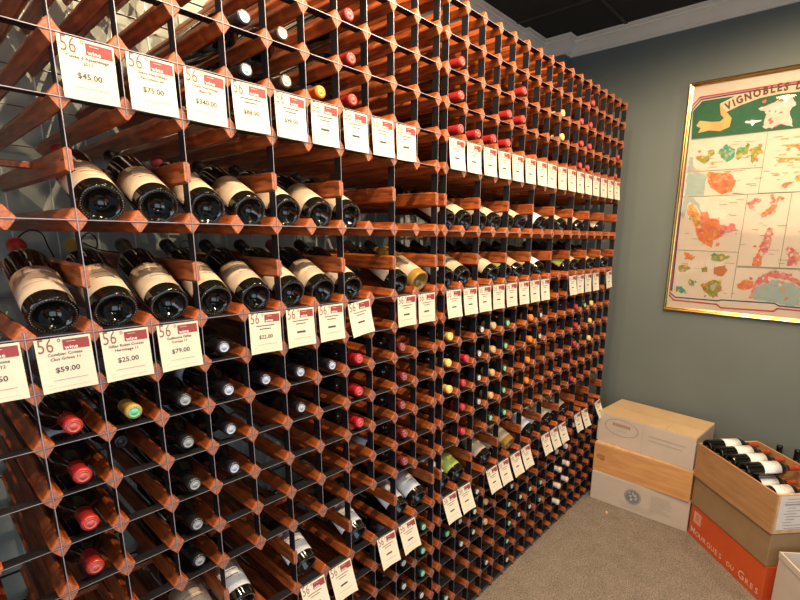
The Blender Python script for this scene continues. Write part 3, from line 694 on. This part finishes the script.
for i, (nm, pts) in enumerate(MAP_POLYS):
    if nm not in ALT: continue
    xs = [q[0] for q in pts]; ys = [q[1] for q in pts]; ar = (max(xs)-min(xs))*(max(ys)-min(ys))
    for j, an in enumerate(ALT[nm]):
        bm = bmesh.new(); made = 0
        for tr_ in range(40):
            if made >= max(1, min(9, int(ar/0.0012))): break
            q = (rnd.uniform(min(xs)-0.006, max(xs)+0.006), rnd.uniform(min(ys)-0.006, max(ys)+0.006))
            if not inside(q, pts) and rnd.random() > 0.12: continue
            rad = rnd.uniform(0.004, 0.011); ph = rnd.uniform(0, 6); vs = []
            for k in range(9):
                a_ = 2*math.pi*k/9+ph; r_ = rad*rnd.uniform(0.55, 1.35)
                vs.append(bm.verts.new(OFFM @ Vector((PX0-0.0020-0.00012*j-0.000015*made, q[0]+r_*math.cos(a_), q[1]+r_*math.sin(a_)))))
            bm.faces.new(vs); made += 1
        if made:
            ext = bmesh.ops.extrude_face_region(bm, geom=bm.faces[:])
            for v in [g for g in ext['geom'] if isinstance(g, bmesh.types.BMVert)]: v.co.x += 0.0001
            bmesh.ops.recalc_face_normals(bm, faces=bm.faces[:])
            obj('vineyard_patches', bm, MM[an], t_map, kind='stuff')
        else: bm.free()
MAP_LINES[0] = ('red', [(MY0-0.027, -0.33)] + MAP_LINES[0][1][1:4] + [(-1.30, 0.788), (-1.345, 0.74)])
MAP_LINES[1] = ('navy', [(MY0-0.033, -0.33)] + MAP_LINES[1][1][1:4] + [(-1.295, 0.778), (-1.338, 0.73)])
MAP_LINES[2] = ('red', MAP_LINES[2][1][:-1] + [(-1.30, -0.387), (-1.34, -0.34)]); MAP_LINES[3] = ('navy', MAP_LINES[3][1][:-1] + [(-1.295, -0.374), (-1.33, -0.34)])
MAP_LINES += [('red', [(-1.345, 0.74), (-1.345, -0.34)]), ('navy', [(-1.336, 0.73), (-1.336, -0.34)]), ('green', [(-0.655, 0.241), (-1.335, 0.241)]), ('green', [(-1.04, 0.56), (-1.04, -0.16)]), ('green', [(-0.61, -0.16), (-1.335, -0.16)])]
for i, (nm, pts) in enumerate(MAP_LINES):
    w_ = {'red': 0.0085, 'navy': 0.0065, 'green': 0.0022}[nm]; bm = bmesh.new()
    for k in range(len(pts)-1):
        a = Vector(pts[k]); b = Vector(pts[k+1]); d = (b-a).normalized(); n_ = Vector((-d.y, d.x))*w_/2; e_ = d*w_*0.35
        q = [bm.verts.new(OFFM @ Vector((PX0-0.0022-0.00003*i, p.x, p.y))) for p in (a-e_-n_, b+e_-n_, b+e_+n_, a-e_+n_)]
        bm.faces.new(q)
    ext = bmesh.ops.extrude_face_region(bm, geom=bm.faces[:])
    for v in [g for g in ext['geom'] if isinstance(g, bmesh.types.BMVert)]: v.co.x += 0.0003
    bmesh.ops.recalc_face_normals(bm, faces=bm.faces[:])
    obj('border_line' if nm != 'green' else 'panel_line', bm, MM[nm], t_map)
# small captions in the panels: unreadable strokes
bm = bmesh.new()
for k in range(150):
    y = rnd.uniform(-0.30, -1.30); z = rnd.uniform(-0.33, 0.53); l_ = rnd.uniform(0.012, 0.05)
    box(bm, PX0-0.0021, PX0-0.0019, y-l_, y, z, z+0.0022, M=OFFM)
obj('small_captions', bm, mat('map_caption_ink', (0.25, 0.18, 0.14), 0.7, noise=0.1), t_map)
# scattered ochre strokes of the upper right panel
bm = bmesh.new()
for k in range(70):
    y = rnd.uniform(-0.70, -0.98); z = 0.40 + rnd.gauss(0, 0.075); l_ = rnd.uniform(0.01, 0.045)
    if z > 0.54 or z < 0.27: continue
    box(bm, PX0-0.0024, PX0-0.0021, y-l_, y, z, z+rnd.uniform(0.002, 0.006), M=OFFM)
obj('vineyard_area', bm, MM['yellow'], t_map)
# title on the banner, letters following its curve
M_title = mat('brown_title_ink', (0.14, 0.045, 0.02), 0.7, noise=0.1)
cur = [(-0.422, 0.705), (-0.504, 0.741), (-0.592, 0.764), (-0.679, 0.772), (-0.763, 0.768), (-0.95, 0.748), (-1.12, 0.682)]
def along(s):
    for a, b in zip(cur, cur[1:]):
        a = Vector(a); b = Vector(b); l_ = (b-a).length
        if s <= l_: return a.lerp(b, s/l_), (b-a).normalized()
        s -= l_
    return Vector(cur[-1]), (Vector(cur[-1])-Vector(cur[-2])).normalized()
bm = bmesh.new(); s_at = 0.015
for ch in 'VIGNOBLES DE FRANCE':
    if ch != ' ':
        tb = text_bm(ch, 0.054, 'CENTER', 0.0022)
        wd = max(v.co.x for v in tb.verts)-min(v.co.x for v in tb.verts); wd *= 0.80
        p, d = along(s_at + wd/2)
        ang = math.atan2(d.y, -d.x)
        for v in tb.verts:
            lx, lz = v.co.x*0.80, v.co.y
            yy = p.x - (lx*math.cos(ang) - lz*math.sin(ang)); zz = p.y + (lx*math.sin(ang) + lz*math.cos(ang))
            v.co = OFFM @ Vector((PX0-0.0030, yy, zz))
        merge(bm, tb); s_at += wd + 0.0085
    else: s_at += 0.022
obj('title_lettering', bm, M_title, t_map)
# glass
Mg = bpy.data.materials.new('picture_glass'); Mg.use_nodes = True; n = Mg.node_tree.nodes; L = Mg.node_tree.links
for q in list(n): 
    if q.type == 'BSDF_PRINCIPLED': n.remove(q)
tr = n.new('ShaderNodeBsdfTransparent'); gl = n.new('ShaderNodeBsdfGlossy'); gl.inputs['Roughness'].default_value = 0.0; fr = n.new('ShaderNodeFresnel'); fr.inputs['IOR'].default_value = 1.5
mx = n.new('ShaderNodeMixShader'); L.new(fr.outputs[0], mx.inputs[0]); L.new(tr.outputs[0], mx.inputs[1]); L.new(gl.outputs[0], mx.inputs[2]); L.new(mx.outputs[0], n['Material Output'].inputs[0])
bm = bmesh.new(); box(bm, WX-0.0200, WX-0.0180, MY1+0.016, MY0-0.016, MZ0+0.016, MZ1-0.016, M=OFFM); obj('glass_pane', bm, Mg, t_map)

# ================================================================== BOXES
M_greybox = mat('grey_white_cardboard', (0.50, 0.42, 0.35), 0.75, noise=0.04, scale=9)
M_kraftlight = mat('pale_kraft_cardboard', (0.52, 0.37, 0.21), 0.75, noise=0.05, scale=9)
M_kraft = mat('brown_kraft_cardboard', (0.30, 0.19, 0.10), 0.8, noise=0.06, scale=9)
M_pine = mat('pine_board', (0.62, 0.33, 0.13), 0.5, dark=(0.50, 0.235, 0.085), scale=5, stretch=(1.0, 9, 9))
M_pine2 = mat('crate_board', (0.47, 0.26, 0.12), 0.55, dark=(0.38, 0.19, 0.08), scale=5, stretch=(1.2, 8, 8))
M_pineedge = mat('cut_pine_edge', (0.68, 0.46, 0.26), 0.55, dark=(0.55, 0.34, 0.18), scale=30)
M_orange = mat('orange_printed_cardboard', (0.62, 0.088, 0.018), 0.55, noise=0.05, scale=9)
M_whitebox = mat('white_cardboard', (0.60, 0.53, 0.49), 0.7, noise=0.03, scale=9)
M_tape = mat('clear_parcel_tape', (0.52, 0.42, 0.28), 0.25, noise=0.04)
M_printblue = mat('slate_blue_print', (0.17, 0.18, 0.21), 0.7, noise=0.15, scale=60)
M_printbrown = mat('brown_red_print', (0.33, 0.15, 0.11), 0.7, noise=0.1)
M_printpale = mat('pale_grey_print', (0.33, 0.29, 0.26), 0.7, noise=0.1)
def frame_of(fl, e):
    e = Vector(e).normalized(); return math.atan2(e.y, e.x)
def on_front(bm): # flat xy -> front face (y = -eps)
    for v in bm.verts: v.co = Vector((v.co.x, -0.0006-v.co.z, v.co.y))
def carton(name, label, cat, fl, e, ln, dp, z0, h, side_m, top_m, seam=True, tape=True, group=None):
    t = thing(name, label, cat, (fl[0], fl[1], z0), (0, 0, frame_of(fl, e)), group)
    bm = bmesh.new(); bevelbox(bm, 0, ln, 0, dp, 0, h-0.004, 0.003); obj('carton_body', bm, side_m, t)
    for (a, b) in ((0.0, dp/2-0.002), (dp/2+0.002, dp)):
        bm = bmesh.new(); bevelbox(bm, 0.001, ln-0.001, a+0.001, b-0.001, h-0.0045, h, 0.0012); obj('top_flap', bm, top_m, t)
    if tape:
        bm = bmesh.new(); box(bm, ln*0.02, ln*0.98, dp/2-0.0015, dp/2+0.0015, h-0.0044, h-0.0020); obj('flap_seam', bm, M_foot, t)
        bm = bmesh.new(); box(bm, ln*0.70, ln*0.715, 0.002, dp/2, h, h+0.0006); obj('flap_crease', bm, M_tape, t)
    return t
# left stack
H1 = 0.1935
t = carton('cardboard_box', 'grey-white cardboard wine box with round blue-grey emblem, bottom of the stack', 'box', (1.540, -0.034), (0.014, -0.574), 0.576, 0.33, FLOOR, H1, M_greybox, M_greybox, tape=False)
bm = bmesh.new(); lathe(bm, [(0.0, 0.0004), (0.050, 0.0004), (0.050, 0.0)], 36, smooth=False, cap1=False)
for v in bm.verts: v.co = Vector((v.co.x+0.262, v.co.y+0.103, v.co.z))
on_front(bm); obj('round_emblem', bm, M_printblue, t)
bm = bmesh.new()
for (a, b, c, d) in ((-0.024, 0.016, -0.010, 0.020), (-0.016, -0.002, -0.004, 0.006), (-0.010, -0.022, 0.000, -0.008), (0.006, 0.004, 0.018, 0.016), (0.012, -0.012, 0.020, 0.0), (-0.002, 0.010, 0.004, 0.026)):
    rect(bm, 0.262+a*1.25, 0.262+c*1.25, 0.103+b*1.25, 0.103+d*1.25)
for k in range(30):
    a0 = 2*math.pi*k/30; a1 = a0+0.13; vs = [bm.verts.new((0.262+r_*math.cos(a_), 0.103+r_*math.sin(a_), 0)) for r_, a_ in ((0.043, a0), (0.047, a0), (0.047, a1), (0.043, a1))]; bm.faces.new(vs)
for v in bm.verts: v.co.z = 0.0007
on_front(bm); obj('emblem_figure', bm, M_greybox, t)
bm = bmesh.new(); rnd = random.Random(5)
for k in range(9): rect(bm, 0.365, 0.365+rnd.uniform(0.07, 0.125), 0.150-0.0115*k, 0.1530-0.0115*k, 0.0004)
for k in range(3): rect(bm, 0.175+0.01*k, 0.42-0.02*k, 0.050-0.013*k, 0.0525-0.013*k, 0.0004)
on_front(bm); obj('printed_text', bm, M_printpale, t)
# wooden case
def boards_box(t, ln, dp, h, th, m_, rim, lid):
    bm = bmesh.new(); bevelbox(bm, 0, ln, 0, th, 0, h, 0.0012); obj('front_board', bm, m_, t)
    bm = bmesh.new(); bevelbox(bm, 0, ln, dp-th, dp, 0, h, 0.0012); obj('back_board', bm, m_, t)
    for a in (0.0, ln-th):
        bm = bmesh.new(); bevelbox(bm, a+0.0004, a+th-0.0004, th, dp-th, 0, h-0.001, 0.0008); obj('end_board', bm, rim if rim else m_, t)
    bm = bmesh.new(); box(bm, th, ln-th, th, dp-th, 0.002, 0.010 if lid else 0.080); obj('bottom_board' if lid else 'raised_floor', bm, m_, t)
    if lid:
        bm = bmesh.new(); bevelbox(bm, 0.002, ln-0.002, 0.001, dp-0.001, h-0.0002, h+0.007, 0.001); obj('lid', bm, M_pineedge, t)
Z1 = FLOOR+H1+0.0006
t = thing('wooden_wine_case', 'closed light pine wine case between two grey-white cardboard boxes', 'wooden case', (1.553, -0.030, Z1), (0, 0, math.atan2(-0.574, -0.012)))
boards_box(t, 0.575, 0.33, 0.187, 0.010, M_pine, None, True)
bm = bmesh.new()
for (a, b, r_) in ((0.045, 0.105, 0.018), (0.058, 0.090, 0.010)):
    vs = [bm.verts.new((a+r_*1.5*math.cos(q*math.pi/8)*(1+0.12*math.sin(3*q)), b+r_*math.sin(q*math.pi/8), 0.0001+r_*0.01)) for q in range(16)]; bm.faces.new(vs)
on_front(bm); obj('wood_knot', bm, mat('pine_knot', (0.40, 0.16, 0.06), 0.55, noise=0.3, scale=70), t)
Z2 = Z1+0.1945
t = carton('cardboard_box', 'grey-white cardboard wine box with an oval logo, on top of the pine case', 'box', (1.592, -0.022), (-0.050, -0.574), 0.578, 0.335, Z2, 0.1955, M_greybox, M_kraftlight)
bm = bmesh.new(); n_ = 56
ri = []
for r_ in (0.96, 1.0): ri.append([bm.verts.new((0.155+0.106*r_*math.cos(2*math.pi*k/n_), 0.123+0.054*r_*math.sin(2*math.pi*k/n_), 0.0004)) for k in range(n_)])
for k in range(n_): bm.faces.new((ri[0][k], ri[1][k], ri[1][(k+1) % n_], ri[0][(k+1) % n_]))
for k in range(11): rect(bm, 0.098+0.0105*k, 0.105+0.0105*k, 0.128, 0.148, 0.0004)
rect(bm, 0.12, 0.190, 0.102, 0.1035, 0.0004)
on_front(bm); obj('oval_logo', bm, M_printbrown, t)
bm = bmesh.new()
for y_, n2 in ((0.122, 22), (0.095, 20)):
    for k in range(n2): rect(bm, 0.325+0.0095*k, 0.331+0.0095*k, y_, y_+0.0085, 0.0004)
rect(bm, 0.285, 0.2862, 0.0, 0.185, 0.0004)
on_front(bm); obj('printed_text', bm, M_printpale, t)

# right stack
E2 = (-0.680, -0.733)
t = carton('cardboard_box', 'orange cardboard wine box lettered in white, on the carpet under a brown box', 'box', (1.560, -0.616), E2, 0.536, 0.36, FLOOR, 0.193, M_orange, M_orange, tape=False)
M_lett = mat('pale_pink_print', (0.80, 0.50, 0.38), 0.6, noise=0.03); x_ = 0.018
for word in (('M', 0.052, 'OURGUES', 0.040), ('D', 0.034, 'U', 0.034), ('G', 0.060, 'RES', 0.040)):
    bm = bmesh.new()
    for ch, sz in [(word[0], word[1])] + [(c, word[3]) for c in word[2]]:
        add_text(bm, ch, sz, x_, 0.026+sz*0.30, 'LEFT', 0.0006); x_ += sz*0.80
    x_ += 0.024
    for v in bm.verts: v.co.z = 0.0006
    on_front(bm); obj('lettering', bm, M_lett, t)
bm = bmesh.new(); rect(bm, 0.032, 0.092, 0.095, 0.163, 0.0004); on_front(bm); obj('square_logo', bm, mat('pale_logo_print', (0.72, 0.36, 0.25), 0.6, noise=0.08, scale=40), t)
bm = bmesh.new(); rect(bm, 0.050, 0.074, 0.112, 0.150, 0.0008); rect(bm, 0.032, 0.092, 0.084, 0.088, 0.0008); on_front(bm); obj('logo_figure', bm, mat('logo_orange', (0.62, 0.22, 0.13), 0.6, noise=0.1), t)
t = carton('cardboard_box', 'plain brown cardboard box between the orange box and the open crate', 'box', (1.556, -0.612), E2, 0.536, 0.352, FLOOR+0.1936, 0.172, M_kraft, M_kraft, tape=False)
ZC = FLOOR+0.1936+0.1726
t = thing('wooden_crate', 'open-topped wooden crate of wine bottles on the brown and orange boxes', 'wooden crate', (1.546, -0.606, ZC), (0, 0, math.atan2(E2[1], E2[0])))
CL, CDp, CH = 0.5385, 0.36, 0.196
boards_box(t, CL, CDp, CH, 0.010, M_pine2, M_pineedge, False)
bm = bmesh.new(); box(bm, CL, CL+0.0006, 0.020, 0.230, 0.020, CH-0.008); obj('paper_sheet', bm, mat('white_shipping_sheet', (0.66, 0.64, 0.64), 0.5, noise=0.03), t)
bm = bmesh.new(); rnd = random.Random(9)
for k in range(11):
    a = 0.045+rnd.uniform(0, 0.02); l_ = rnd.uniform(0.03, 0.12); z_ = CH-0.026-0.0145*k
    box(bm, CL+0.0006, CL+0.0010, a, a+l_, z_, z_+0.0035 if k != 2 else z_+0.008)
obj('sheet_print', bm, M_printpale, t)
rotc = math.atan2(E2[1], E2[0]); Mcr = Matrix.Translation((1.546, -0.606, ZC)) @ Matrix.Rotation(rotc, 4, 'Z')
def crate_bottle(k, layer, label, group, cap, paper, dx=0):
    x_ = 0.0495 + k*0.0878; y_ = 0.0135 + dx; z_ = 0.080+BR+0.0004 + layer*0.0785
    Mb = Mcr @ Matrix.Translation((x_, y_, z_)) @ Matrix.Rotation(-math.pi/2, 4, 'X') @ Matrix.Rotation(rndb.uniform(-0.12, 0.12), 4, 'Z')
    b_ = bottle(label, (0, 0, 0), (0, 0, 0), cap, 'dark', paper, 'lines' if paper else None, group=group, up=0.058)
    b_.location = Mb.to_translation(); b_.rotation_euler = Mb.to_euler()
rndb = random.Random(2)
for k in range(6): crate_bottle(k, 0, 'dark wine bottle in the lower layer of the open crate, %s from left' % ORD[k], 'lower bottles in the open crate', 'copper', 'white')
for k in range(4): crate_bottle(k, 1.0, 'dark wine bottle, white label, top layer of the open crate, %s from left' % ORD[k], 'top bottles in the open crate', 'copper', 'white')

# open white carton in the lower right corner
t = thing('open_carton', 'open white cardboard box on the floor beside the orange box, at the lower right edge', 'box', (1.182, -1.046, FLOOR), (0, 0, math.atan2(-0.6, -0.8)))
WL, WD, WH, TT = 0.46, 0.34, 0.30, 0.006
for nm, a in (('front_panel', (0, WL, 0, TT)), ('back_panel', (0, WL, WD-TT, WD)), ('end_panel', (0, TT, TT, WD-TT)), ('end_panel', (WL-TT, WL, TT, WD-TT))):
    bm = bmesh.new(); bevelbox(bm, a[0], a[1], a[2], a[3], 0, WH, 0.0015); obj(nm, bm, M_whitebox, t)
bm = bmesh.new(); box(bm, TT, WL-TT, TT, WD-TT, 0.001, 0.006); obj('bottom_panel', bm, M_kraftlight, t)
bm = bmesh.new(); bevelbox(bm, 0, WL, -0.004, 0.0, WH-0.028, WH+0.001, 0.0012); obj('folded_rim', bm, M_whitebox, t)

# dark green bottles standing on a low box against the far wall, behind the crate
t = carton('cardboard_box', 'low brown cardboard box against the grey wall behind the open crate', 'box', (1.845, -0.905), (0.0, -1.0), 0.44, 0.125, FLOOR, 0.226, M_kraft, M_kraft, tape=False)
for k in range(5):
    bottle('dark green bottle standing behind the open crate, %s from left' % ORD[k], (1.918, -0.950-0.082*k, FLOOR+0.2262), (0, 0, 0), 'black', 'green', group='bottles standing behind the crate')

# a scrap of paper on the carpet
bm = bmesh.new(); vs = [bm.verts.new((x, y, 0)) for x, y in ((0, 0), (0.020, 0.004), (0.026, 0.014), (0.012, 0.018), (0.002, 0.011))]; bm.faces.new(vs)
ext = bmesh.ops.extrude_face_region(bm, geom=bm.faces[:])
for v in [g for g in ext['geom'] if isinstance(g, bmesh.types.BMVert)]: v.co.z += 0.002 + 0.12*v.co.x
bmesh.ops.recalc_face_normals(bm, faces=bm.faces[:])
o = obj('paper_scrap', bm, mat('orange_scrap', (0.75, 0.36, 0.18), 0.7, noise=0.1), loc=(1.425, -0.195, FLOOR)); tag(o, 'tiny orange paper scrap on the carpet in front of the boxes', 'scrap')
